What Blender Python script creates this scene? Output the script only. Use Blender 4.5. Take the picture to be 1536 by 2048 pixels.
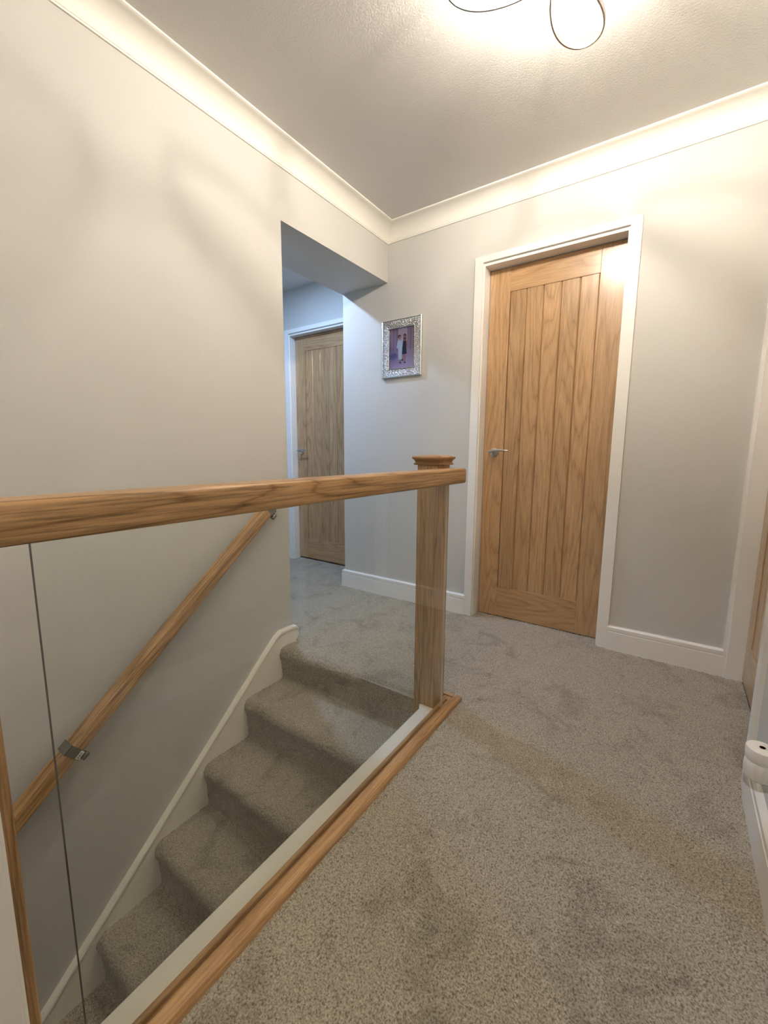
import bpy, bmesh, math, random
import numpy as np
from mathutils import Vector, Matrix
random.seed(7)
C = bpy.context.scene
for o in list(bpy.data.objects): bpy.data.objects.remove(o)

# ---------------------------------------------------------------- camera
cd = bpy.data.cameras.new('camera'); cam = bpy.data.objects.new('camera', cd); C.collection.objects.link(cam)
cd.sensor_fit = 'HORIZONTAL'; cd.sensor_width = 36.0; cd.lens = 840.821 / 1536 * 36.0
cd.clip_start = 0.02; cd.clip_end = 50
_r = Vector((0.82271728, 0.56842232, 0.00568805)); _u = Vector((-0.08577275, 0.11424078, 0.98974344)); _f = Vector((-0.56194245, 0.81476691, -0.14274301))
cam.matrix_world = Matrix(((_r.x, _u.x, -_f.x, 1.61068), (_r.y, _u.y, -_f.y, .35521), (_r.z, _u.z, -_f.z, 1.00465), (0, 0, 0, 1)))
C.camera = cam

# ---------------------------------------------------------------- world, exposure, lamps
w = bpy.data.worlds.new('world'); C.world = w; w.use_nodes = True
w.node_tree.nodes['Background'].inputs[0].default_value = (.55, .65, .8, 1)
w.node_tree.nodes['Background'].inputs[1].default_value = .3
C.view_settings.view_transform = 'Standard'; C.view_settings.look = 'None'
C.view_settings.exposure = 1.45; C.view_settings.gamma = 1; C.view_settings.use_curve_mapping = False
BULB = 1300.0           # emission of each bulb of the ceiling light
DOWNLIGHT_W = 9.2      # cool corridor downlight (watts)
ld = bpy.data.lights.new('corridor_downlight_lamp', 'AREA'); ld.shape = 'DISK'; ld.size = .075; ld.energy = DOWNLIGHT_W; ld.color = (.44, .64, 1.0)
lo = bpy.data.objects.new('corridor_downlight_lamp', ld); C.collection.objects.link(lo); lo.location = (-.765, 2.21, 2.362)

# ---------------------------------------------------------------- dimensions
YB = 2.717; H = 2.378; YO = 1.83; TL = .371; ZH = 2.066; YF = 3.06; XR = 1.872
YN = -1.25; ZL = -2.6

# ---------------------------------------------------------------- materials
def newmat(name):
    m = bpy.data.materials.new(name); m.use_nodes = True
    nt = m.node_tree; b = nt.nodes['Principled BSDF']
    return m, nt, b
def N(nt, t, **kw):
    n = nt.nodes.new(t)
    for k, v in kw.items(): setattr(n, k, v)
    return n
def L(nt, a, b): nt.links.new(a, b)
def ramp(nt, stops):
    r = N(nt, 'ShaderNodeValToRGB'); e = r.color_ramp.elements
    e[0].position = stops[0][0]; e[0].color = (*stops[0][1], 1); e[1].position = stops[-1][0]; e[1].color = (*stops[-1][1], 1)
    for p, c in stops[1:-1]:
        x = e.new(p); x.color = (*c, 1)
    return r
def paint(name, col, rough=.6, bump=.0, scale=120, spec=.3, var=.0):
    m, nt, b = newmat(name)
    b.inputs['Base Color'].default_value = (*col, 1); b.inputs['Roughness'].default_value = rough
    b.inputs['Specular IOR Level'].default_value = spec
    tc = N(nt, 'ShaderNodeTexCoord')
    if bump:
        n = N(nt, 'ShaderNodeTexNoise'); n.inputs['Scale'].default_value = scale; n.inputs['Detail'].default_value = 4
        L(nt, tc.outputs['Object'], n.inputs['Vector'])
        bp = N(nt, 'ShaderNodeBump'); bp.inputs['Strength'].default_value = bump; bp.inputs['Distance'].default_value = .002
        L(nt, n.outputs[0], bp.inputs['Height']); L(nt, bp.outputs[0], b.inputs['Normal'])
    if var:
        n2 = N(nt, 'ShaderNodeTexNoise'); n2.inputs['Scale'].default_value = 2.2; n2.inputs['Detail'].default_value = 3
        L(nt, tc.outputs['Object'], n2.inputs['Vector'])
        lo_ = tuple(c * (1 - var) for c in col); hi = tuple(min(1, c * (1 + var)) for c in col)
        r = ramp(nt, [(.3, lo_), (.7, hi)]); L(nt, n2.outputs[0], r.inputs[0]); L(nt, r.outputs[0], b.inputs['Base Color'])
    return m
M = {}
M['wall'] = paint('wall_paint', (.61, .605, .575), .55, .25, 260, .3, .02)
M['ceiling'] = paint('ceiling_paint', (.74, .725, .70), .6, .3, 170, .25, .02)
M['white'] = paint('white_gloss_paint', (.88, .865, .83), .32, .05, 60, .5)
M['cove'] = paint('cove_paint', (.86, .835, .77), .5, .08, 80, .3)
M['cream'] = paint('cream_board_paint', (.93, .90, .80), .45, .12, 90, .4)
M['plastic'] = paint('white_plastic', (.85, .83, .78), .35, 0, 1, .5)
M['dark'] = paint('gap_shade_black', (.012, .011, .010), .6)
M['rubber'] = paint('dark_slot', (.02, .02, .02), .5)
M['label'] = paint('label_paper', (.75, .75, .72), .6)
M['ink'] = paint('label_ink', (.05, .05, .05), .6)
def metal(name, col, rough):
    m, nt, b = newmat(name)
    b.inputs['Base Color'].default_value = (*col, 1); b.inputs['Metallic'].default_value = 1; b.inputs['Roughness'].default_value = rough
    return m
M['satin'] = metal('satin_chrome', (.62, .61, .60), .28)
M['ribbon'] = metal('brushed_ribbon', (.36, .345, .32), .38)
M['dark_chrome'] = metal('dark_polished_chrome', (.34, .335, .32), .14)
M['chrome'] = metal('polished_chrome', (.72, .70, .67), .12)
# hammered silver frame
m, nt, b = newmat('hammered_silver'); b.inputs['Metallic'].default_value = 1; b.inputs['Base Color'].default_value = (.60, .60, .60, 1); b.inputs['Roughness'].default_value = .22
tc = N(nt, 'ShaderNodeTexCoord'); v = N(nt, 'ShaderNodeTexVoronoi'); v.inputs['Scale'].default_value = 150
L(nt, tc.outputs['Object'], v.inputs['Vector']); bp = N(nt, 'ShaderNodeBump'); bp.inputs['Strength'].default_value = 1.0; bp.inputs['Distance'].default_value = .006
L(nt, v.outputs['Distance'], bp.inputs['Height']); L(nt, bp.outputs[0], b.inputs['Normal']); M['hammered'] = m

def wood(name, axis, light, mid, dark, rough=.38, coat=.25, figure=9.0, pore=.5, fa=.6, px=330, lw=.12):
    """oak: growth-ring figure from a stretched noise field, fine dark pores, grain along the given axis"""
    m, nt, b = newmat(name)
    tc = N(nt, 'ShaderNodeTexCoord'); oi = N(nt, 'ShaderNodeObjectInfo')
    off = N(nt, 'ShaderNodeVectorMath', operation='SCALE'); comb = N(nt, 'ShaderNodeCombineXYZ')
    for i in range(3): L(nt, oi.outputs['Random'], comb.inputs[i])
    L(nt, comb.outputs[0], off.inputs[0]); off.inputs['Scale'].default_value = 13.7
    add = N(nt, 'ShaderNodeVectorMath', operation='ADD'); L(nt, tc.outputs['Object'], add.inputs[0]); L(nt, off.outputs[0], add.inputs[1])
    def stretched(along, across):
        mp = N(nt, 'ShaderNodeMapping'); s = [across] * 3; s['XYZ'.index(axis)] = along
        mp.inputs['Scale'].default_value = s; L(nt, add.outputs[0], mp.inputs['Vector']); return mp.outputs[0]
    n1 = N(nt, 'ShaderNodeTexNoise'); n1.inputs['Scale'].default_value = 1; n1.inputs['Detail'].default_value = 1.5; n1.inputs['Roughness'].default_value = .4
    L(nt, stretched(fa, 6.5), n1.inputs['Vector'])
    mu = N(nt, 'ShaderNodeMath', operation='MULTIPLY'); mu.inputs[1].default_value = figure * 2; L(nt, n1.outputs[0], mu.inputs[0])
    n3 = N(nt, 'ShaderNodeTexNoise'); n3.inputs['Scale'].default_value = 1; n3.inputs['Detail'].default_value = 3
    L(nt, stretched(3, 70), n3.inputs['Vector'])
    ad = N(nt, 'ShaderNodeMath', operation='MULTIPLY_ADD'); ad.inputs[1].default_value = .9; L(nt, n3.outputs[0], ad.inputs[0]); L(nt, mu.outputs[0], ad.inputs[2])
    fr = N(nt, 'ShaderNodeMath', operation='FRACT'); L(nt, ad.outputs[0], fr.inputs[0])
    r = ramp(nt, [(0, dark), (lw, mid), (.5, light), (1 - lw * 1.2, mid), (1, dark)]); L(nt, fr.outputs[0], r.inputs[0])
    n2 = N(nt, 'ShaderNodeTexNoise'); n2.inputs['Scale'].default_value = 1; n2.inputs['Detail'].default_value = 5; n2.inputs['Roughness'].default_value = .65
    L(nt, stretched(px / 36, px), n2.inputs['Vector'])
    pr = ramp(nt, [(.38, (1 - pore,) * 3), (.56, (1, 1, 1))]); L(nt, n2.outputs[0], pr.inputs[0])
    mx = N(nt, 'ShaderNodeMix', data_type='RGBA', blend_type='MULTIPLY'); mx.inputs['Factor'].default_value = 1
    L(nt, r.outputs[0], mx.inputs['A']); L(nt, pr.outputs[0], mx.inputs['B'])
    # tone differs a little from board to board
    hv = N(nt, 'ShaderNodeHueSaturation'); mr = N(nt, 'ShaderNodeMapRange'); mr.inputs['To Min'].default_value = .9; mr.inputs['To Max'].default_value = 1.1
    L(nt, oi.outputs['Random'], mr.inputs['Value']); L(nt, mr.outputs[0], hv.inputs['Value']); L(nt, mx.outputs['Result'], hv.inputs['Color'])
    L(nt, hv.outputs[0], b.inputs['Base Color'])
    b.inputs['Roughness'].default_value = rough; b.inputs['Coat Weight'].default_value = coat; b.inputs['Coat Roughness'].default_value = .22
    bp = N(nt, 'ShaderNodeBump'); bp.inputs['Strength'].default_value = .35; bp.inputs['Distance'].default_value = .0008
    L(nt, n2.outputs[0], bp.inputs['Height']); L(nt, bp.outputs[0], b.inputs['Normal'])
    return m
DL, DM, DD = (.56, .35, .175), (.50, .30, .145), (.40, .225, .10)
RL, RM, RD = (.60, .365, .17), (.51, .295, .125), (.30, .155, .058)
for ax in 'XYZ':
    M['door' + ax] = wood('door_oak_' + ax, ax, DL, DM, DD, rough=.34, coat=.8, lw=.10, figure=9.5, pore=.28)
    M['oak' + ax] = wood('rail_oak_' + ax, ax, RL, RM, RD, rough=.4, coat=.15, figure=11, pore=.5, fa=.42, px=190, lw=.09)
M['cap'] = wood('cap_oak', 'X', (.50, .29, .125), (.42, .23, .095), (.26, .13, .05), figure=5)
M['base'] = wood('base_oak', 'Y', (.60, .37, .17), (.53, .31, .135), (.40, .22, .09), figure=5, pore=.35)

def glassmat(name, tint, edge=False):
    m = bpy.data.materials.new(name); m.use_nodes = True; nt = m.node_tree; nt.nodes.clear()
    out = N(nt, 'ShaderNodeOutputMaterial'); tr = N(nt, 'ShaderNodeBsdfTransparent'); gl = N(nt, 'ShaderNodeBsdfGlossy'); mx = N(nt, 'ShaderNodeMixShader'); fr = N(nt, 'ShaderNodeLayerWeight'); pw = N(nt, 'ShaderNodeMath', operation='POWER'); ma = N(nt, 'ShaderNodeMath', operation='MULTIPLY_ADD')
    tr.inputs[0].default_value = (*tint, 1); gl.inputs['Roughness'].default_value = .0; gl.inputs[0].default_value = (1, 1, 1, 1); fr.inputs['Blend'].default_value = .5
    L(nt, fr.outputs['Facing'], pw.inputs[0]); pw.inputs[1].default_value = 5; L(nt, pw.outputs[0], ma.inputs[0]); ma.inputs[1].default_value = .96; ma.inputs[2].default_value = .04
    L(nt, ma.outputs[0], mx.inputs[0]); L(nt, tr.outputs[0], mx.inputs[1]); L(nt, gl.outputs[0], mx.inputs[2]); L(nt, mx.outputs[0], out.inputs[0])
    return m
M['glass'] = glassmat('balustrade_glass', (.965, .98, .975))
M['vial'] = glassmat('vial_glass', (.93, .93, .92))
M['glass_edge'] = paint('glass_edge_dark', (.012, .016, .013), .2, spec=.6)
M['glass_edge_far'] = paint('glass_edge_light', (.62, .55, .42), .2, spec=.6)

def carpetmat():
    m, nt, b = newmat('carpet_pile')
    tc = N(nt, 'ShaderNodeTexCoord')
    n = N(nt, 'ShaderNodeTexNoise'); n.inputs['Scale'].default_value = 260; n.inputs['Detail'].default_value = 3; L(nt, tc.outputs['Object'], n.inputs['Vector'])
    r = ramp(nt, [(.33, (.19, .163, .122)), (.47, (.375, .335, .262)), (.72, (.60, .545, .44))]); L(nt, n.outputs[0], r.inputs[0])
    # pile brushed one way or the other: darker and lighter smudges
    n2 = N(nt, 'ShaderNodeTexNoise'); n2.inputs['Scale'].default_value = 5.5; n2.inputs['Detail'].default_value = 6; n2.inputs['Roughness'].default_value = .68; n2.inputs['Distortion'].default_value = .8
    L(nt, tc.outputs['Object'], n2.inputs['Vector'])
    r2 = ramp(nt, [(.36, (.74, .735, .73)), (.48, (.97, .97, .97)), (.68, (1.0, 1.0, 1.0))]); L(nt, n2.outputs[0], r2.inputs[0])
    mx = N(nt, 'ShaderNodeMix', data_type='RGBA', blend_type='MULTIPLY'); mx.inputs['Factor'].default_value = 1
    L(nt, r.outputs[0], mx.inputs['A']); L(nt, r2.outputs[0], mx.inputs['B']); L(nt, mx.outputs['Result'], b.inputs['Base Color'])
    b.inputs['Roughness'].default_value = .95; b.inputs['Specular IOR Level'].default_value = .1
    b.inputs['Sheen Weight'].default_value = .25; b.inputs['Sheen Roughness'].default_value = .5
    bp = N(nt, 'ShaderNodeBump'); bp.inputs['Strength'].default_value = .7; bp.inputs['Distance'].default_value = .003
    n3 = N(nt, 'ShaderNodeTexNoise'); n3.inputs['Scale'].default_value = 420; n3.inputs['Detail'].default_value = 2; L(nt, tc.outputs['Object'], n3.inputs['Vector'])
    L(nt, n3.outputs[0], bp.inputs['Height']); L(nt, bp.outputs[0], b.inputs['Normal'])
    return m
M['carpet'] = carpetmat()

# ---------------------------------------------------------------- mesh helpers
class MB:
    def __init__(s): s.v = []; s.f = []; s.mi = []
    def add(s, vs, fs, mi=0):
        o = len(s.v); s.v += [tuple(x) for x in vs]; s.f += [tuple(i + o for i in f) for f in fs]; s.mi += [mi] * len(fs); return s
    def box(s, x0, x1, y0, y1, z0, z1, mi=0):
        return s.add([(x0, y0, z0), (x1, y0, z0), (x1, y1, z0), (x0, y1, z0), (x0, y0, z1), (x1, y0, z1), (x1, y1, z1), (x0, y1, z1)],
                     [(0, 3, 2, 1), (4, 5, 6, 7), (0, 1, 5, 4), (1, 2, 6, 5), (2, 3, 7, 6), (3, 0, 4, 7)], mi)
    def bbox(s, x0, x1, y0, y1, z0, z1, bev=.003, seg=2, mi=0):
        bm = bmesh.new(); bmesh.ops.create_cube(bm, size=1)
        for v in bm.verts: v.co = Vector(((x0 + x1) / 2 + v.co.x * (x1 - x0), (y0 + y1) / 2 + v.co.y * (y1 - y0), (z0 + z1) / 2 + v.co.z * (z1 - z0)))
        bmesh.ops.bevel(bm, geom=bm.edges[:], offset=bev, segments=seg, profile=.5, affect='EDGES')
        return s.from_bm(bm, mi)
    def from_bm(s, bm, mi=0):
        bm.verts.index_update(); s.add([v.co[:] for v in bm.verts], [tuple(v.index for v in f.verts) for f in bm.faces], mi); bm.free(); return s
    def loft(s, rings, closed=True, caps=True, mi=0):
        n = len(rings[0]); vs = [p for r in rings for p in r]; fs = []
        for i in range(len(rings) - 1):
            for j in range(n if closed else n - 1):
                k = (j + 1) % n; fs.append((i * n + j, i * n + k, (i + 1) * n + k, (i + 1) * n + j))
        if caps and closed: fs += [tuple(reversed(range(n))), tuple((len(rings) - 1) * n + j for j in range(n))]
        return s.add(vs, fs, mi)
    def lathe(s, prof, c=(0, 0, 0), axis='Z', seg=32, mi=0, caps=True):
        rings = []
        for r, h in prof:
            ring = []
            for i in range(seg):
                a = 2 * math.pi * i / seg; x, y = r * math.cos(a), r * math.sin(a)
                p = (x, y, h) if axis == 'Z' else ((h, x, y) if axis == 'X' else (x, h, y))
                ring.append((p[0] + c[0], p[1] + c[1], p[2] + c[2]))
            rings.append(ring)
        return s.loft(rings, True, caps, mi)
    def tube(s, pts, r, seg=12, mi=0):
        pts = [Vector(p) for p in pts]; rings = []
        rr = r if isinstance(r, (list, tuple)) else [r] * len(pts)
        up = Vector((0, 0, 1))
        for i, p in enumerate(pts):
            t = (pts[min(i + 1, len(pts) - 1)] - pts[max(i - 1, 0)]).normalized()
            a = t.cross(up); a = a.normalized() if a.length > 1e-3 else Vector((1, 0, 0)); b_ = a.cross(t).normalized()
            rings.append([tuple(p + (a * math.cos(2 * math.pi * j / seg) + b_ * math.sin(2 * math.pi * j / seg)) * rr[i]) for j in range(seg)])
        return s.loft(rings, True, True, mi)
    def build(s, name, mat, parent=None, smooth=False, loc=None, angle=35):
        me = bpy.data.meshes.new(name); me.from_pydata(s.v, [], s.f); me.update()
        bm = bmesh.new(); bm.from_mesh(me); bmesh.ops.recalc_face_normals(bm, faces=bm.faces); bm.to_mesh(me); bm.free()
        for mm in (mat if isinstance(mat, (list, tuple)) else [mat]): me.materials.append(mm)
        if any(s.mi): me.polygons.foreach_set('material_index', s.mi)
        if smooth:
            me.polygons.foreach_set('use_smooth', [True] * len(me.polygons)); me.set_sharp_from_angle(angle=math.radians(angle))
        o = bpy.data.objects.new(name, me); C.collection.objects.link(o)
        if parent: o.parent = parent
        if loc: o.location = loc
        return o
def empty(name, loc=(0, 0, 0), rz=0, parent=None):
    o = bpy.data.objects.new(name, None); C.collection.objects.link(o); o.location = loc; o.rotation_euler = (0, 0, rz); o.empty_display_size = .05
    if parent: o.parent = parent
    return o
def tag(o, label=None, cat=None, group=None, kind=None):
    if label: o['label'] = label
    if cat: o['category'] = cat
    if group: o['group'] = group
    if kind: o['kind'] = kind
    return o
def struct(o, label, cat): return tag(o, label, cat, kind='structure')
def sweep(mb, prof, p0, p1, nrm, mi=0, m0=0, m1=0):
    """extrude a (out, z) profile between two floor points; nrm = direction the profile faces; m0/m1 = mitre factor at the ends"""
    p0, p1, nrm = Vector(p0), Vector(p1), Vector(nrm); d = (p1 - p0).normalized()
    r0 = [tuple(p0 + nrm * a + Vector((0, 0, z)) + d * (a * m0)) for a, z in prof]
    r1 = [tuple(p1 + nrm * a + Vector((0, 0, z)) - d * (a * m1)) for a, z in prof]
    return mb.loft([r0, r1], True, True, mi)

# ---------------------------------------------------------------- room shell
b = MB()
b.box(-TL, 0, YN, YO, ZL, H)                 # stairwell wall up to the opening
b.box(-TL, 0, YO, YB, ZH, H)                 # header over the opening
struct(b.build('wall_left', M['wall']), 'long plain light grey wall beside the stairs, with the corridor opening at its far end', 'wall')
DX0, DX1, DTOP = .637, 1.355, 2.035
b = MB()
b.box(-TL, DX0, YB, YB + .11, -.3, H); b.box(DX0, DX1, YB, YB + .11, DTOP, H); b.box(DX1, XR + .12, YB, YB + .11, -.3, H)
b.box(-TL, -TL + .11, YB + .11, YF, -.3, H)
struct(b.build('wall_back', M['wall']), 'light grey wall holding the framed photograph and the bright oak door', 'wall')
FX0, FX1 = -1.286, -.568
b = MB()
b.box(-2.5, FX0, YF, YF + .11, -.3, H); b.box(FX0, FX1, YF, YF + .11, 2.02, H); b.box(FX1, -TL + .11, YF, YF + .11, -.3, H)
struct(b.build('wall_far', M['wall']), 'shaded blue-grey corridor wall above and around the farther oak door', 'wall')
b = MB(); b.box(-2.6, -2.5, 1.2, YF + .11, -.3, H); b.box(-2.6, -TL, 1.1, 1.2, -.3, H)
struct(b.build('wall_corridor', M['wall']), 'corridor end and side walls out of sight past the opening', 'wall')
RY0, RY1 = 1.93, 2.705
b = MB(); b.box(XR, XR + .12, YN, RY0, ZL, H); b.box(XR, XR + .12, RY0, RY1, 2.035, H); b.box(XR, XR + .12, RY1, YB + .0, -.3, H)
struct(b.build('wall_right', M['wall']), 'grey wall at the right edge of the picture next to the plug-in air freshener', 'wall')
b = MB(); b.box(-TL, XR + .12, YN - .1, YN, ZL, H)
struct(b.build('wall_near', M['wall']), 'wall closing the landing and stairwell behind the viewer', 'wall')
b = MB(); b.box(.868, .985, YN, .452, -.25, .93)  # unseen upper part left off so the fill light crosses to the stairwell
struct(b.build('wall_partition', M['wall']), 'low wall end where the balustrade stops at the near left', 'wall')
b = MB(); b.box(-2.6, XR + .12, YN - .1, YF + .5, H, H + .08)
struct(b.build('ceiling', M['ceiling']), 'greyish white painted ceiling with roller texture', 'ceiling')
b = MB(); b.box(-.37, .868, YN, 1.745, ZL - .08, ZL)
struct(b.build('floor_lower', M['carpet']), 'carpeted floor at the foot of the stairs', 'floor')
# landing deck under the carpet
b = MB(); b.box(.905, XR + .1, YN, 1.76, -.25, -.012); b.box(-.0, XR + .1, 1.76, YB + .3, -.25, -.012); b.box(-2.6, 0, YO, YF + .3, -.25, -.012); b.box(-2.6, -TL, 1.2, YO, -.25, -.012)
struct(b.build('floor', M['carpet']), 'landing floor deck lying under the carpet', 'floor')
b = MB(); b.box(.868, .905, YN, 1.733, ZL, -.022); b.box(.0, .868, 1.765, 1.80, ZL, -.25)
struct(b.build('wall_stairwell', M['cream']), 'boxed side of the stairwell below the glass balustrade', 'wall')
b = MB(); b.bbox(.857, .914, .452, 1.731, -.024, .0, .0015, 1)
b.add([(.840, 1.731, -.004), (.857, 1.700, -.004), (.857, 1.733, -.002), (.846, 1.748, -.002), (.840, 1.731, -.03), (.857, 1.700, -.03), (.857, 1.733, -.03), (.846, 1.748, -.03)],
      [(0, 1, 2, 3), (4, 7, 6, 5), (0, 4, 5, 1), (1, 5, 6, 2), (2, 6, 7, 3), (3, 7, 4, 0)])
struct(b.build('trim_1', M['cream']), 'long cream painted board capping the stairwell edge beside the oak base rail', 'trim')
# white corner trim at the partition end
b = MB(); b.bbox(.862, .992, .452, .462, -.02, .93, .004, 2); b.bbox(.983, .993, .40, .458, -.0, .93, .003, 2); b.bbox(.855, 1.0, YN, .452, .93, .952, .004, 2)
struct(b.build('trim_2', M['white']), 'white painted vertical trim at the lower left edge of the picture', 'trim')

# coving
c = .0874
cp = [(0, H), (0, H - c), (.006, H - c), (.007, H - c + .006)]
for i in range(0, 11):
    a = math.pi / 2 * i / 10; R = c - .016
    cp.append((.009 + R * (1 - math.cos(a)), H - c + .007 + R * math.sin(a)))
cp += [(c - .004, H - .007), (c, H - .006), (c, H)]
b = MB(); sweep(b, cp, (0, YN, 0), (0, YB, 0), (1, 0, 0), m0=1, m1=1)
struct(b.build('trim_3', M['cove'], smooth=True), 'cream coving along the top of the long wall beside the stairs', 'coving')
b = MB(); sweep(b, cp, (0, YB, 0), (XR, YB, 0), (0, -1, 0), m0=1, m1=1)
struct(b.build('trim_4', M['cove'], smooth=True), 'cream coving along the top of the wall above the bright oak door', 'coving')
b = MB(); sweep(b, cp, (XR, YB, 0), (XR, YN, 0), (-1, 0, 0), m0=1, m1=1)
struct(b.build('trim_5', M['cove'], smooth=True), 'cream coving along the right hand wall', 'coving')

# skirting boards
sp = [(0, -.02), (.018, -.02), (.018, .096), (.0115, .0985), (.0165, .1015), (.0165, .119), (.011, .125), (0, .126)]
def skirt(name, label, segs):
    b = MB()
    for s in segs: sweep(b, sp, *s[:3], m0=s[3], m1=s[4])
    struct(b.build(name, M['white']), label, 'skirting board')
skirt('baseboard_back', 'white skirting board below the framed photograph, wrapping the corridor corner', [((-TL, YB, 0), (.600, YB, 0), (0, -1, 0), -1, 0), ((-TL, YF, 0), (-TL, YB, 0), (-1, 0, 0), 0, -1)])
skirt('baseboard_corner', 'short white skirting board between the two doors at right', [((1.392, YB, 0), (1.858, YB, 0), (0, -1, 0), 0, 0)])
skirt('baseboard_right', 'white skirting board along the right edge under the plug-in air freshener', [((XR, 1.872, 0), (XR, YN, 0), (-1, 0, 0), 0, 0)])
skirt('baseboard_far', 'white skirting board left of the far corridor door', [((-2.5, YF, 0), (-1.335, YF, 0), (0, -1, 0), 0, 0)])

# ---------------------------------------------------------------- doors
def make_door(name, label, loc, rz, W, Hh, side, arch=.047, recess=.08, top=2.018, lift=.016, farthick=None, archs=(1, 1, 1), depth=.014):
    """local frame: x along the wall from the opening's left inner edge, y into the wall, wall face at y=0.  Everything that makes up the door unit"""
    root = empty(name, loc, rz); struct(root, label, 'door')
    # lining
    b = MB(); b.box(-.017, 0, .0, .115, 0 - .02, top + .017); b.box(W, W + .017, .0, .115, -.02, top + .017); b.box(0, W, .0, .115, top, top + .017)
    b.box(-.0, .008, recess + .042, .115, -.02, top); b.box(W - .008, W, recess + .042, .115, -.02, top)
    b.build('door_lining', M['white'], root)
    b = MB(); a0 = .008
    ow = arch
    if archs[0]: b.add([(-a0 - ow, 0, -.02), (-a0, 0, -.02), (-a0, 0, top + a0 + .009), (-a0 - ow, 0, top + a0 + .009 + ow * .7), (-a0 - ow, -depth, -.02), (-a0, -depth, -.02), (-a0, -depth, top + a0 + .009), (-a0 - ow, -depth, top + a0 + .009 + ow * .7)],
          [(0, 1, 2, 3), (4, 7, 6, 5), (0, 4, 5, 1), (1, 5, 6, 2), (2, 6, 7, 3), (3, 7, 4, 0)])
    if archs[1]:
        x = W + a0; b.add([(x, 0, -.02), (x + ow, 0, -.02), (x + ow, 0, top + a0 + .009 + ow * .7), (x, 0, top + a0 + .009), (x, -depth, -.02), (x + ow, -depth, -.02), (x + ow, -depth, top + a0 + .009 + ow * .7), (x, -depth, top + a0 + .009)],
          [(0, 1, 2, 3), (4, 7, 6, 5), (0, 4, 5, 1), (1, 5, 6, 2), (2, 6, 7, 3), (3, 7, 4, 0)])
    z = top + a0 + .009
    b.add([(-a0, 0, z), (W + a0, 0, z), (W + a0 + ow * archs[1], 0, z + ow * .7), (-a0 - ow * archs[0], 0, z + ow * .7), (-a0, -depth, z), (W + a0, -depth, z), (W + a0 + ow * archs[1], -depth, z + ow * .7), (-a0 - ow * archs[0], -depth, z + ow * .7)],
          [(0, 1, 2, 3), (4, 7, 6, 5), (0, 4, 5, 1), (1, 5, 6, 2), (2, 6, 7, 3), (3, 7, 4, 0)])
    b.build('architrave', M['white'], root)
    # leaf
    g = .0025; x0, x1 = g, W - g; z0, z1 = lift, top - .003; T = .038; y0, y1 = recess, recess + T
    st = .116; rb = .185; rt = .128
    for a, bb in ((x0, x0 + st), (x1 - st, x1)): MB().bbox(a, bb, y0, y1, z0, z1, .0012, 1).build('door_stile', M['doorZ'], root)
    MB().bbox(x0 + st, x1 - st, y0, y1, z1 - rt, z1, .0012, 1).build('door_rail', M['doorX'], root)
    MB().bbox(x0 + st, x1 - st, y0, y1, z0, z0 + rb, .0012, 1).build('door_rail', M['doorX'], root)
    n = 5; pw = (x1 - x0 - 2 * st) / n
    for i in range(n):
        a = x0 + st + i * pw
        b = MB(); v = .0058; yy = y0 + .0035
        ring = [(a + .0006, y1 - .004), (a + .0006, yy + v), (a + v, yy), (a + pw - v, yy), (a + pw - .0006, yy + v), (a + pw - .0006, y1 - .004)]
        b.loft([[(p, q, z0 + rb - .0) for p, q in ring], [(p, q, z1 - rt) for p, q in ring]])
        b.build('door_plank', M['doorZ'], root)
    MB().box(x0, x1, y1 - .003, y1 + .002, z0, z1).build('door_backing', M['doorZ'], root)
    # black strip painted in as the shade of the gap below the leaf
    MB().box(x0, x1, recess + .004, .115, -.012, z0 - .001).build('under_door_shade', M['dark'], root)
    # handle
    hx = x0 + .062 if side == 'L' else x1 - .062; s = 1 if side == 'L' else -1
    h = empty('door_handle', (hx, y0, 1.002), 0, root)
    MB().lathe([(.001, -.0095), (.022, -.0095), (.0255, -.0075), (.026, -.001), (.026, 0)], axis='Y', seg=36).build('rose', M['satin'], h, smooth=True)
    b = MB(); b.lathe([(.0095, -.008), (.0085, -.03), (.0095, -.048)], axis='Y', seg=20)
    rings = []
    for i in range(15):
        t = i / 14; x = -.020 + .118 * t; zc = .003 + .012 * math.sin(min(1, t * 1.2) * math.pi * .62) - .004 * t; yc = -.046 - .006 * math.sin(t * math.pi)
        hh = .0095 * (1 - .45 * t) * (1 if 0 < i < 14 else .6); dd = .0065 * (1 - .2 * t) * (1 if 0 < i < 14 else .6)
        rings.append([(s * x, yc + dd * math.cos(a), zc + hh * math.sin(a)) for a in [2 * math.pi * j / 12 for j in range(12)]])
    b.loft(rings); b.build('lever', M['satin'], h, smooth=True, angle=60)
    return root
make_door('door_1', 'oak veneer door with vertical planks and chrome lever in a white frame, facing the landing', (.652, YB, 0), 0, .688, 2.0, 'L', lift=.004)
make_door('door_2', 'shaded oak plank door down the corridor seen through the opening', (-1.271, YF, 0), 0, .688, 2.0, 'L', recess=.062, top=1.998, lift=.014)
r3 = make_door('door_3', 'oak door seen almost edge-on in the right hand wall', (XR, 2.692, 0), -math.pi / 2, .747, 2.0, 'R', recess=.060, archs=(0, 1, 1))
# the far architrave is scribed narrow against the back wall
MB().box(1.858, 1.873, 2.700, YB, -.02, 2.035).build('trim_6', M['white'])
struct(bpy.data.objects['trim_6'], 'narrow scribed white architrave in the corner beside the edge-on door', 'trim')

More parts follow.
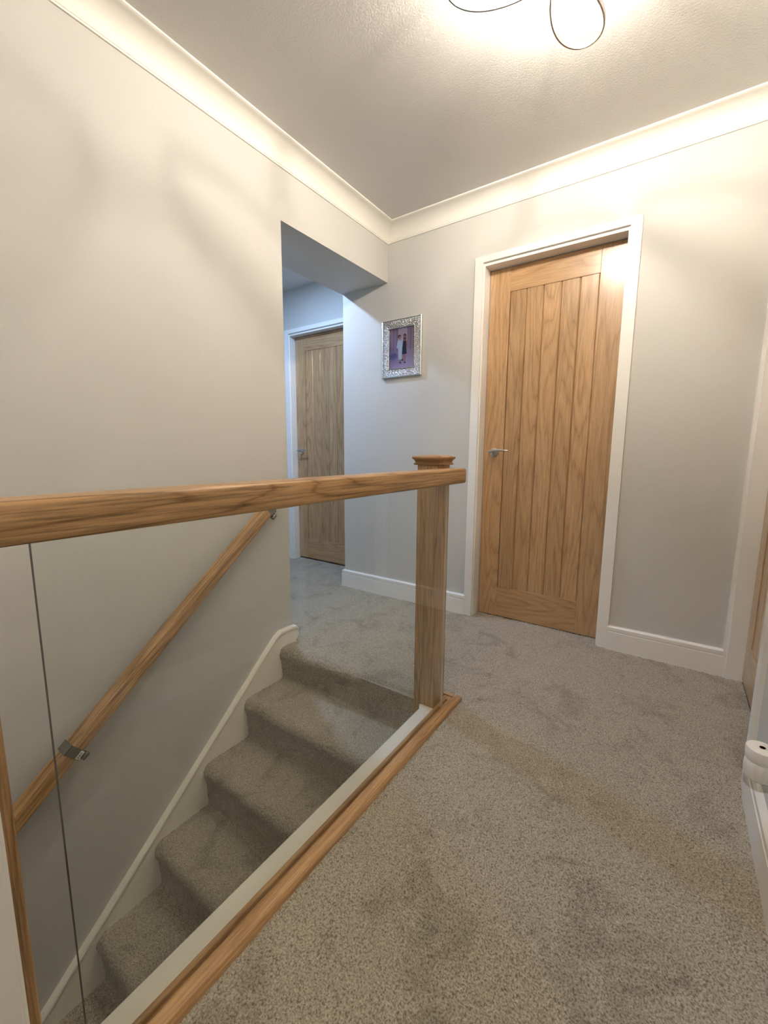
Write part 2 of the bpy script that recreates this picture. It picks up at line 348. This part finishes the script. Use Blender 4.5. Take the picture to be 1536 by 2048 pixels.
# ---------------------------------------------------------------- carpet (displaced pile)
rng = np.random.RandomState(3); TAB = rng.rand(64, 64, 64).astype(np.float32)
def vnoise(P, s):
    q = P * s; i = np.floor(q).astype(np.int64); f = q - i; f = f * f * (3 - 2 * f); i &= 63; j = (i + 1) & 63
    a, b_, c_ = f[:, 0], f[:, 1], f[:, 2]
    def t(x, y, z): return TAB[x, y, z]
    x0, y0, z0 = i.T; x1, y1, z1 = j.T
    return ((t(x0, y0, z0) * (1 - a) + t(x1, y0, z0) * a) * (1 - b_) + (t(x0, y1, z0) * (1 - a) + t(x1, y1, z0) * a) * b_) * (1 - c_) + \
           ((t(x0, y0, z1) * (1 - a) + t(x1, y0, z1) * a) * (1 - b_) + (t(x0, y1, z1) * (1 - a) + t(x1, y1, z1) * a) * b_) * c_
def pile(P):
    return -.0075 * np.clip(.62 - vnoise(P, 165), 0, 1) + .0012 + .0032 * (vnoise(P + 3.1, 310) - .5) + .0035 * (vnoise(P + 9.3, 14) - .5)
def gridmesh(P, nu, nv, name, parent=None):
    idx = np.arange(nu * nv).reshape(nu, nv)
    q = np.stack([idx[:-1, :-1], idx[1:, :-1], idx[1:, 1:], idx[:-1, 1:]], -1).reshape(-1, 4)
    me = bpy.data.meshes.new(name); me.vertices.add(nu * nv); me.vertices.foreach_set('co', P.astype(np.float32).ravel())
    me.loops.add(q.size); me.loops.foreach_set('vertex_index', q.ravel().astype(np.int32)); me.polygons.add(len(q))
    me.polygons.foreach_set('loop_start', np.arange(0, q.size, 4, dtype=np.int32)); me.polygons.foreach_set('loop_total', np.full(len(q), 4, dtype=np.int32))
    me.update(); me.validate(); me.polygons.foreach_set('use_smooth', np.ones(len(q), dtype=bool)); me.materials.append(M['carpet'])
    o = bpy.data.objects.new(name, me); C.collection.objects.link(o)
    if parent: o.parent = parent
    return o
def flatpatch(x0, x1, y0, y1, st, name, parent):
    nu = int((x1 - x0) / st) + 2; nv = int((y1 - y0) / st) + 2
    X, Y = np.meshgrid(np.linspace(x0, x1, nu), np.linspace(y0, y1, nv), indexing='ij')
    P = np.stack([X.ravel(), Y.ravel(), np.zeros(X.size)], 1); P[:, 2] += pile(P)
    P[:, :2] += .0012 * (np.stack([vnoise(P + 5, 260), vnoise(P + 7, 260)], 1) - .5)
    return gridmesh(P, nu, nv, name, parent)
cr = empty('landing_carpet', (1.4, 1.2, 0)); cr.location = (0, 0, 0)
tag(cr, 'grey-brown deep pile carpet covering the landing and corridor floor', 'carpet'); cr['kind'] = 'stuff'
def stuff(o): o['kind'] = 'stuff'; return o
stuff(flatpatch(.966, 1.862, .45, 1.84, .0031, 'carpet_pile', cr))
stuff(flatpatch(.0, 1.935, 1.84, YB + .085, .0036, 'carpet_pile', cr))
stuff(flatpatch(-1.75, -.0, 1.84, YF + .085, .006, 'carpet_pile', cr))
stuff(flatpatch(.966, 1.862, YN, .45, .02, 'carpet_pile', cr))

# ---------------------------------------------------------------- staircase
GO, RI, Y0 = .2237, .197, 1.722
NST = 13
path = [(1.84, 0.0)]   # (y, z) going down
lens = []
def arc(cy, cz, r, a0, a1, n): return [(cy + r * math.cos(math.radians(a0 + (a1 - a0) * i / n)), cz + r * math.sin(math.radians(a0 + (a1 - a0) * i / n))) for i in range(n + 1)]
pts = [(1.84, 0.0)]; skew = [0.0]
for k in range(NST):
    yn = Y0 - GO * k; zt = -RI * k + (.032 if k else .004); r = .040
    sk = .065 if k == 0 else 0.0
    a = arc(yn + r, zt - r, r, 90, 200, 9)
    a += [(yn + .012, zt - RI * .45)]
    zn = -RI * (k + 1) + .032; a += arc(yn + .006, zn + .012, .012, 0, -90, 3)
    for p in a: pts.append(p); skew.append(sk)
pts = np.array(pts); skew = np.array(skew)
d = np.r_[0, np.cumsum(np.hypot(*np.diff(pts, axis=0).T))]
def stair_mesh(s0, s1, st, name, parent):
    nu = int((s1 - s0) / st) + 2; S = np.linspace(s0, s1, nu)
    yy = np.interp(S, d, pts[:, 0]); zz = np.interp(S, d, pts[:, 1]); sk = np.interp(S, d, skew)
    ty = np.gradient(yy); tz = np.gradient(zz); ln = np.hypot(ty, tz); ny, nz = tz / ln * 1.0, -ty / ln
    ny = np.convolve(np.pad(ny, 4, 'edge'), np.ones(9) / 9, 'valid'); nz = np.convolve(np.pad(nz, 4, 'edge'), np.ones(9) / 9, 'valid')
    nx = int(.846 / st) + 2; X = np.linspace(.022, .867, nx)
    A, XX = np.meshgrid(np.arange(nu), X, indexing='ij')
    P = np.stack([XX.ravel(), (yy[A] + sk[A] * XX).ravel(), zz[A].ravel()], 1); h = pile(P)
    P[:, 1] += h * ny[A].ravel(); P[:, 2] += h * nz[A].ravel()
    return gridmesh(P, nu, nx, name, parent)
stair = tag(empty('staircase', (0, 0, 0)), 'carpeted staircase going down between the grey wall and the glass balustrade', 'staircase')
lim = np.interp(1, [0, 1], [0, 0])
# where each step ends along the path
ends = [0.0]
npk = 14 + 0
for k in range(NST): ends.append(d[min(len(d) - 1, 1 + (k + 1) * (10 + 1 + 4) - 1)])
for k in range(NST):
    stuff(stair_mesh(ends[k], ends[k + 1], .0042 if k < 7 else .012, 'stair_carpet', stair))
# closed string on the wall side
sl = .915
poly = [(1.862, .035), (1.858, .07), (1.845, .083), (1.81, .086), (1.735, .087), (1.70, .066)]
yb = -1.2
poly += [(yb, .066 + sl * (yb - 1.70)), (yb, .066 + sl * (yb - 1.70) - .40), (1.68, -.34), (1.80, -.05), (1.845, .012)]
b = MB(); b.loft([[(.0, y, z) for y, z in poly], [(.022, y, z) for y, z in poly]])
# raised bead along its top edge
top_ = [(1.862, .04), (1.856, .070), (1.845, .083), (1.81, .086), (1.735, .087), (1.70, .066), (yb, .066 + sl * (yb - 1.70))]
o = b.build('string_board', M['cream'], stair)
bmv = MB(); rings = []
for i, (y, z) in enumerate(top_):
    rings.append([(0, y, z - .012), (.027, y, z - .012), (.029, y, z - .004), (.027, y, z + .002), (.0, y, z + .004)])
bmv.loft(rings); bmv.build('string_moulding', M['cream'], stair, smooth=True, angle=50)

# ---------------------------------------------------------------- balustrade
bal = tag(empty('glass_balustrade', (.93, 1.1, 0)), 'oak and glass balustrade guarding the stairwell edge of the landing', 'balustrade')
def bpart(mb, name, mat, **k):
    mb.v = [(x - .93, y - 1.1, z) for x, y, z in mb.v]
    return mb.build(name, mat, bal, **k)
b = MB(); b.bbox(.903, .972, .455, 1.823, .8895, .9445, .0085, 4); hr = bpart(b, 'handrail', M['oakY'], smooth=True, angle=60)
b = MB(); x0, x1, y0, y1, z0, z1 = .9265, .9355, .533, 1.746, .006, .905
b.add([(x0, y0, z0), (x1, y0, z0), (x1, y1, z0), (x0, y1, z0), (x0, y0, z1), (x1, y0, z1), (x1, y1, z1), (x0, y1, z1)], [(1, 2, 6, 5), (3, 0, 4, 7)], 0)
b.add([(x0, y0, z0), (x1, y0, z0), (x1, y0, z1), (x0, y0, z1)], [(0, 1, 2, 3)], 1)
b.add([(x0, y1, z0), (x1, y1, z0), (x1, y1, z1), (x0, y1, z1)], [(0, 3, 2, 1)], 2)
me_glass = bpart(b, 'glass_pane', [M['glass'], M['glass_edge'], M['glass_edge_far']])
# grooved base rail
b = MB()
def yprof(b, prof, y0, y1): b.loft([[(x, y0, z) for x, z in prof], [(x, y1, z) for x, z in prof]])
outer = [(.937, -.012), (.937, .0165), (.940, .018), (.957, .018), (.965, .0165), (.970, .012), (.9725, .005), (.9725, -.012)]
b.loft([[(x, .452, z) for x, z in outer], [(x, 1.812 + (x - .937), z) for x, z in outer]])
bpart(b, 'base_rail_outer', M['base'], smooth=True, angle=30)
b = MB(); inner = [(.9135, -.012), (.9135, .0145), (.9155, .016), (.9235, .016), (.9255, .014), (.9255, -.012)]
yprof(b, inner, .452, 1.80); b.box(.9255, .937, .452, 1.80, -.012, .004); bpart(b, 'base_rail_inner', M['base'], smooth=True, angle=30)
b = MB()
ret = [(1.8275, -.012), (1.8275, .0165), (1.830, .018), (1.840, .018), (1.846, .0145), (1.8475, .005), (1.8475, -.012)]
b.loft([[(.884, y, z) for y, z in ret], [(.9375 + (y - 1.8125), y, z) for y, z in ret]]); bpart(b, 'base_rail_return', M['base'], smooth=True, angle=30)
b = MB(); b.bbox(.904, .936, 1.802, 1.826, -.01, .011, .001, 1); bpart(b, 'base_rail_block', M['base'])
# newel post with cap
nx, ny_ = .857, 1.778
newel = tag(empty('newel_post', (nx, ny_, -.10)), 'square oak newel post with moulded cap at the head of the stairs', 'newel post')
b = MB(); b.bbox(-.045, .045, -.045, .045, 0, .10 + .957, .0015, 1); b.build('post', M['oakZ'], newel)
prof = [(.045, 0), (.052, 0), (.0555, .002), (.056, .005), (.052, .0075), (.051, .009), (.0515, .013), (.054, .018), (.0585, .022), (.0605, .026), (.0605, .029), (.058, .032), (.052, .0325), (.048, .035), (.004, .039)]
def sqring(r, z): return [(-r, -r, z), (r, -r, z), (r, r, z), (-r, r, z)]
b = MB(); b.loft([sqring(r, z) for r, z in prof]); b.build('newel_cap', M['cap'], newel, loc=(0, 0, .10 + .9555))
# half newel against the partition
hn = tag(empty('half_newel', (.86, .47, -.2)), 'oak half post where the handrail meets the wall, at the left picture edge', 'newel post')
b = MB(); b.bbox(-.045, .042, -.008, .0195, 0, 1.10, .0015, 1); b.build('post', M['oakZ'], hn)

# ---------------------------------------------------------------- sloping wall handrail
sl = .8402; ang = math.atan(sl)
wr = tag(empty('wall_handrail', (.10, 1.1, sl * 1.1 - .6034)), 'sloping oak handrail fixed to the grey wall above the stairs', 'handrail')
wr.rotation_euler = (ang, 0, 0)
def ys(y): return (y - 1.1) / math.cos(ang)
b = MB(); b.bbox(-.05, 0, ys(-.9), ys(1.715), -.048, 0, .005, 3); b.build('rail', M['oakY'], wr, smooth=True, angle=40)
def bracket(y, sticker):
    h = empty('bracket', (-.025, ys(y), -.024), 0, wr)
    b = MB(); W2 = .0155; t = .0025
    # U shaped strap wrapped round the rail: front, top and underside
    b.box(.025, .025 + t, -W2, W2, -.0265, .0265); b.box(-.026, .025 + t, -W2, W2, .0242, .0242 + t); b.box(-.026, .025 + t, -W2, W2, -.0242 - t, -.0242)
    b.build('strap', M['dark_chrome'], h)
    b = MB(); b.tube([(-.0, 0, -.026), (-.0, 0, -.044), (-.004, 0, -.052), (-.012, 0, -.056), (-.052, 0, -.056)], .0065, 12)
    b.lathe([(.001, 0), (.016, 0), (.018, .003), (.018, .006)], c=(-.0752, 0, -.056), axis='X', seg=24)
    b.tube([(-.0692, 0, -.056), (-.05, 0, -.056)], .009, 14)
    b.lathe([(.002, -.012), (.0105, -.0115), (.0115, -.009), (.0115, .009), (.0105, .0115), (.002, .012)], c=(0, 0, -.052), axis='Y', seg=18)
    b.build('arm', M['dark_chrome'], h, smooth=True)
    if sticker:
        s = MB().box(.0277, .0281, -.013, .013, -.0262, -.0130).build('sticker', M['label'], h)
        s['label'] = 'small white barcode label on the chrome strap'
        q = MB(); y_ = -.0105
        for wdt, gap in [(.0008, .0009), (.0016, .0008), (.0006, .0012), (.0012, .0007), (.0006, .0006), (.002, .001), (.0007, .0008), (.0011, .0012), (.0006, .0007), (.0015, .0008)]:
            q.box(.0281, .02825, y_, y_ + wdt, -.0236, -.0156); y_ += wdt + gap
        q.build('print', M['ink'], h)
bracket(.787, True); bracket(1.618, False)

# ---------------------------------------------------------------- framed photograph
pf = tag(empty('picture_frame', (.116, YB, 1.653)), 'hammered silver photo frame showing two women, hanging left of the oak door', 'picture frame')
ow, oh, iw, ih = .147, .1765, .0925, .1205
prof = [(0, 0, 0), (0, 0, -.017), (.0035, .0035, -.019), (.0065, .0065, -.0165), (.040, .040, -.0155)]
def rect(inx, y): return [(-ow + inx, y, -oh + inx), (ow - inx, y, -oh + inx), (ow - inx, y, oh - inx), (-ow + inx, y, oh - inx)]
b = MB(); b.loft([rect(0, 0), rect(0, -.017), rect(.003, -.0195), rect(.0065, -.0165)], True, False); b.build('outer_bead', M['chrome'], pf)
b = MB(); b.loft([rect(.0065, -.0165), rect(.028, -.0195), rect(.050, -.0135)], True, False); b.build('hammered_border', M['hammered'], pf)
b = MB(); b.loft([rect(.050, -.0135), rect(.0515, -.0175), rect(.0545, -.0155), rect(.0555, -.008)], True, False); b.build('inner_bead', M['chrome'], pf)
# the print itself: coloured point by point, flat
gx, gz = 108, 140
u = (np.arange(gx) + .5) / gx; v_ = (np.arange(gz) + .5) / gz; U, V = np.meshgrid(u, v_, indexing='ij')   # V = 0 bottom
rg = np.random.RandomState(5)
def blend(col, c_, a): return col * (1 - a[..., None]) + np.array(c_) * a[..., None]
col = np.zeros((gx, gz, 3)) + np.array((.52, .42, .50))
col = blend(col, (.30, .24, .42), np.clip((.72 - V) * 1.3, 0, 1) * np.clip(1.1 - U * 1.6, 0, 1))
col = blend(col, (.62, .52, .62), np.clip(.35 - V, 0, .35) * 2.6)
curt = .5 + .5 * np.sin(U * 46); col = blend(col, (.34, .22, .26), .35 * curt * (V > .45) * ((U < .33) | (U > .72)))
col = blend(col, (.70, .60, .66), .6 * ((U > .36) & (U < .72) & (V > .55)))
col = blend(col, (.22, .20, .40), .55 * np.clip(1 - ((U - .15) ** 2 / .05 + (V - .32) ** 2 / .012), 0, 1))
def ell(cx, cz, rx, rz): return (((U - cx) / rx) ** 2 + ((V - cz) / rz) ** 2 < 1).astype(float)
def trap(z0, z1, a0, b0, a1, b1):
    t = np.clip((V - z0) / (z1 - z0), 0, 1); return ((V >= z0) & (V <= z1) & (U > a0 + (a1 - a0) * t) & (U < b0 + (b1 - b0) * t)).astype(float)
skin = (.62, .40, .34); hair = (.09, .045, .05)
col = blend(col, hair, ell(.41, .795, .066, .048)); col = blend(col, skin, ell(.425, .775, .042, .040))
col = blend(col, skin, trap(.70, .745, .39, .455, .40, .45))
wd = rg.rand(gx, gz) * .22
wm = trap(.22, .71, .375, .515, .34, .53); wc = np.stack([.72 - wd, .72 - wd, .76 - wd], -1); col = col * (1 - wm[..., None]) + wc * wm[..., None]
wm = trap(.52, .70, .29, .36, .335, .40); col = col * (1 - wm[..., None]) + wc * wm[..., None]
col = blend(col, hair, ell(.625, .80, .056, .052)); col = blend(col, (.14, .07, .06), trap(.66, .79, .57, .68, .575, .675)); col = blend(col, skin, ell(.622, .778, .034, .038))
col = blend(col, skin, trap(.66, .715, .60, .66, .60, .65)); col = blend(col, (.66, .42, .34), trap(.47, .68, .69, .73, .67, .715)); col = blend(col, (.03, .025, .05), trap(.56, .67, .535, .695, .56, .68))
col = blend(col, (.035, .05, .17), trap(.34, .575, .52, .70, .535, .695)); col = blend(col, (.55, .34, .33), trap(.15, .34, .535, .58, .545, .60)); col = blend(col, (.55, .34, .33), trap(.13, .34, .61, .655, .61, .665))
col = blend(col, (.05, .03, .05), ell(.45, .135, .045, .018)); col = blend(col, (.05, .03, .05), ell(.53, .20, .04, .018)); col = blend(col, (.05, .03, .05), ell(.635, .125, .035, .016)); col = blend(col, (.45, .35, .42), ell(.43, .17, .03, .03))
col = np.clip(col + (rg.rand(gx, gz, 1) - .5) * .05, 0, 1)
P = np.stack(np.meshgrid(np.linspace(-iw, iw, gx + 1), np.linspace(-ih, ih, gz + 1), indexing='ij'), -1).reshape(-1, 2)
P3 = np.stack([P[:, 0], np.full(len(P), -.0085), P[:, 1]], 1)
ph = gridmesh(P3, gx + 1, gz + 1, 'photograph', pf); me = ph.data; me.materials.clear()
at = me.color_attributes.new('Col', 'FLOAT_COLOR', 'CORNER')
cc = np.ones((gx * gz, 4, 4), dtype=np.float32); cc[:, :, :3] = ((col.reshape(-1, 3) ** 2.5 * .88 + .12 * (col.reshape(-1, 3).mean(1, keepdims=True) ** 2.0)) * np.array((.84, .98, 1.08)))[:, None, :]
at.data.foreach_set('color', cc.ravel())
m, nt, bb = newmat('photo_print'); an = N(nt, 'ShaderNodeVertexColor', layer_name='Col'); L(nt, an.outputs[0], bb.inputs['Base Color']); bb.inputs['Roughness'].default_value = .25
me.materials.append(m)
ph['label'] = 'colour print of two women standing, one in a pale patterned dress, one in dark blue'

# ---------------------------------------------------------------- plug-in air freshener
af = tag(empty('air_freshener', (1.822, 1.53, .266)), 'white plug-in air freshener with glass vial low on the right hand wall', 'air freshener')
MB().lathe([(.002, .094), (.008, .094), (.0275, .0925), (.0288, .090), (.0282, .074), (.0272, .066), (.024, .062)], seg=40).build('cap', M['plastic'], af, smooth=True)
MB().lathe([(.002, .0948), (.0055, .0948)], seg=16).build('vent_slot', M['rubber'], af)
b = MB(); rings = []
for r, z in [(.024, .064), (.0275, .060), (.0285, .050), (.0280, .036), (.0255, .024), (.018, .018)]:
    rings.append([((r + (.0006 if j % 4 < 2 else -.0006)) * math.cos(2 * math.pi * j / 48), (r + (.0006 if j % 4 < 2 else -.0006)) * math.sin(2 * math.pi * j / 48), z) for j in range(48)])
b.loft(rings); b.bbox(.020, .0495, -.022, .022, .03, .075, .004, 2); b.build('body', M['plastic'], af, smooth=True)
MB().lathe([(.013, .030), (.015, .024), (.024, .021), (.0255, .016), (.0255, .003), (.0225, 0), (.001, 0)], seg=36).build('glass_vial', M['vial'], af, smooth=True)
MB().lathe([(.001, .0015), (.0215, .0015), (.0240, .004), (.0240, .011), (.001, .011)], seg=36).build('liquid', glassmat('oil', (.88, .86, .80)), af, smooth=True)
so = tag(empty('wall_socket', (XR, 1.53, .30)), 'white wall socket behind the plug-in air freshener', 'socket')
MB().bbox(-.008, 0, -.073, .073, -.043, .043, .003, 2).build('face_plate', M['plastic'], so, smooth=True)

# ---------------------------------------------------------------- ceiling light
FX, FY = 1.255, 1.66
cl = tag(empty('ceiling_light', (FX, FY, H)), 'chrome ceiling light with looping ribbon arms and lit bulbs', 'ceiling light')
MB().lathe([(.001, -.030), (.05, -.030), (.062, -.024), (.065, -.004), (.065, 0)], seg=40).build('ceiling_plate', M['chrome'], cl, smooth=True)
MB().lathe([(.001, -.125), (.014, -.122), (.02, -.112), (.012, -.09), (.011, -.03)], seg=24).build('stem', M['chrome'], cl, smooth=True)
em, nt, bb = newmat('bulb_glow'); bb.inputs['Emission Color'].default_value = (1.0, .885, .755, 1); bb.inputs['Emission Strength'].default_value = BULB; bb.inputs['Base Color'].default_value = (1, 1, 1, 1)
for k, a0 in enumerate((88, 201, 318)):
    a0 = math.radians(a0)
    arm = empty('arm', (0, 0, 0), a0, cl)
    rings = []; n = 56
    for i in range(n + 1):        # a petal: ribbon loop leaving and returning to the stem
        t = 2 * math.pi * i / n
        x = .018 + .14 * (1 - math.cos(t)); wv = .066 * math.sin(t) * (1 - .25 * math.cos(t)); z = -.118 - .012 * math.cos(t) * (1) + .010 * math.sin(t)
        tx = .14 * math.sin(t); ty = .066 * (math.cos(t) - .25 * math.cos(2 * t)); l_ = math.hypot(tx, ty) or 1; nxn, nyn = ty / l_, -tx / l_
        hh, th = .0085, .0022
        rings.append([(x + nxn * th, wv + nyn * th, z - hh), (x + nxn * th, wv + nyn * th, z + hh), (x - nxn * th, wv - nyn * th, z + hh), (x - nxn * th, wv - nyn * th, z - hh)])
    MB().loft(rings).build('ribbon_loop', M['ribbon'], arm, smooth=True, angle=50)
    MB().tube([(.012, 0, -.10), (.05, .0, -.085), (.085, 0, -.08), (.115, 0, -.072)], .004, 10).build('bulb_arm', M['chrome'], arm, smooth=True)
    MB().lathe([(.001, 0), (.011, 0), (.012, .004), (.012, .022), (.001, .022)], c=(.118, 0, -.082), seg=18).build('lamp_holder', M['chrome'], arm, smooth=True)
    MB().lathe([(.001, 0), (.006, .001), (.0075, .006), (.0075, .028), (.005, .036), (.001, .038)], c=(.118, 0, -.060), seg=16).build('bulb', em, arm, smooth=True)

# corridor downlight housing (out of view, the lamp itself sits in it)
dl = tag(empty('recessed_downlight', (-.765, 2.21, H)), 'round recessed ceiling downlight in the corridor', 'downlight')
MB().lathe([(.040, -.0), (.040, -.004), (.052, -.005), (.055, -.002), (.055, 0)], seg=36, caps=False).build('bezel', M['white'], dl, smooth=True)
em2, nt, bb = newmat('downlight_lens'); bb.inputs['Emission Color'].default_value = (.6, .75, 1, 1); bb.inputs['Emission Strength'].default_value = 20
MB().lathe([(.001, -.003), (.039, -.003), (.039, -.001), (.001, -.001)], seg=30).build('lens', em2, dl)

# added fill light, unseen behind the viewer, to brighten the landing and stairs
c2 = tag(empty('added_fill_light', (1.36, -.45, H)), 'added round opal fill light, unseen behind the viewer', 'ceiling light')
MB().lathe([(.001, -.004), (.15, -.004), (.155, -.0), ], seg=40).build('fill_backplate', M['white'], c2)
em3, nt, bb = newmat('fill_glow'); bb.inputs['Emission Color'].default_value = (1.0, .90, .78, 1); bb.inputs['Emission Strength'].default_value = 18.0
MB().lathe([(.001, -.075), (.06, -.07), (.11, -.05), (.14, -.02), (.142, -.004)], seg=40).build('fill_dome', em3, c2, smooth=True)
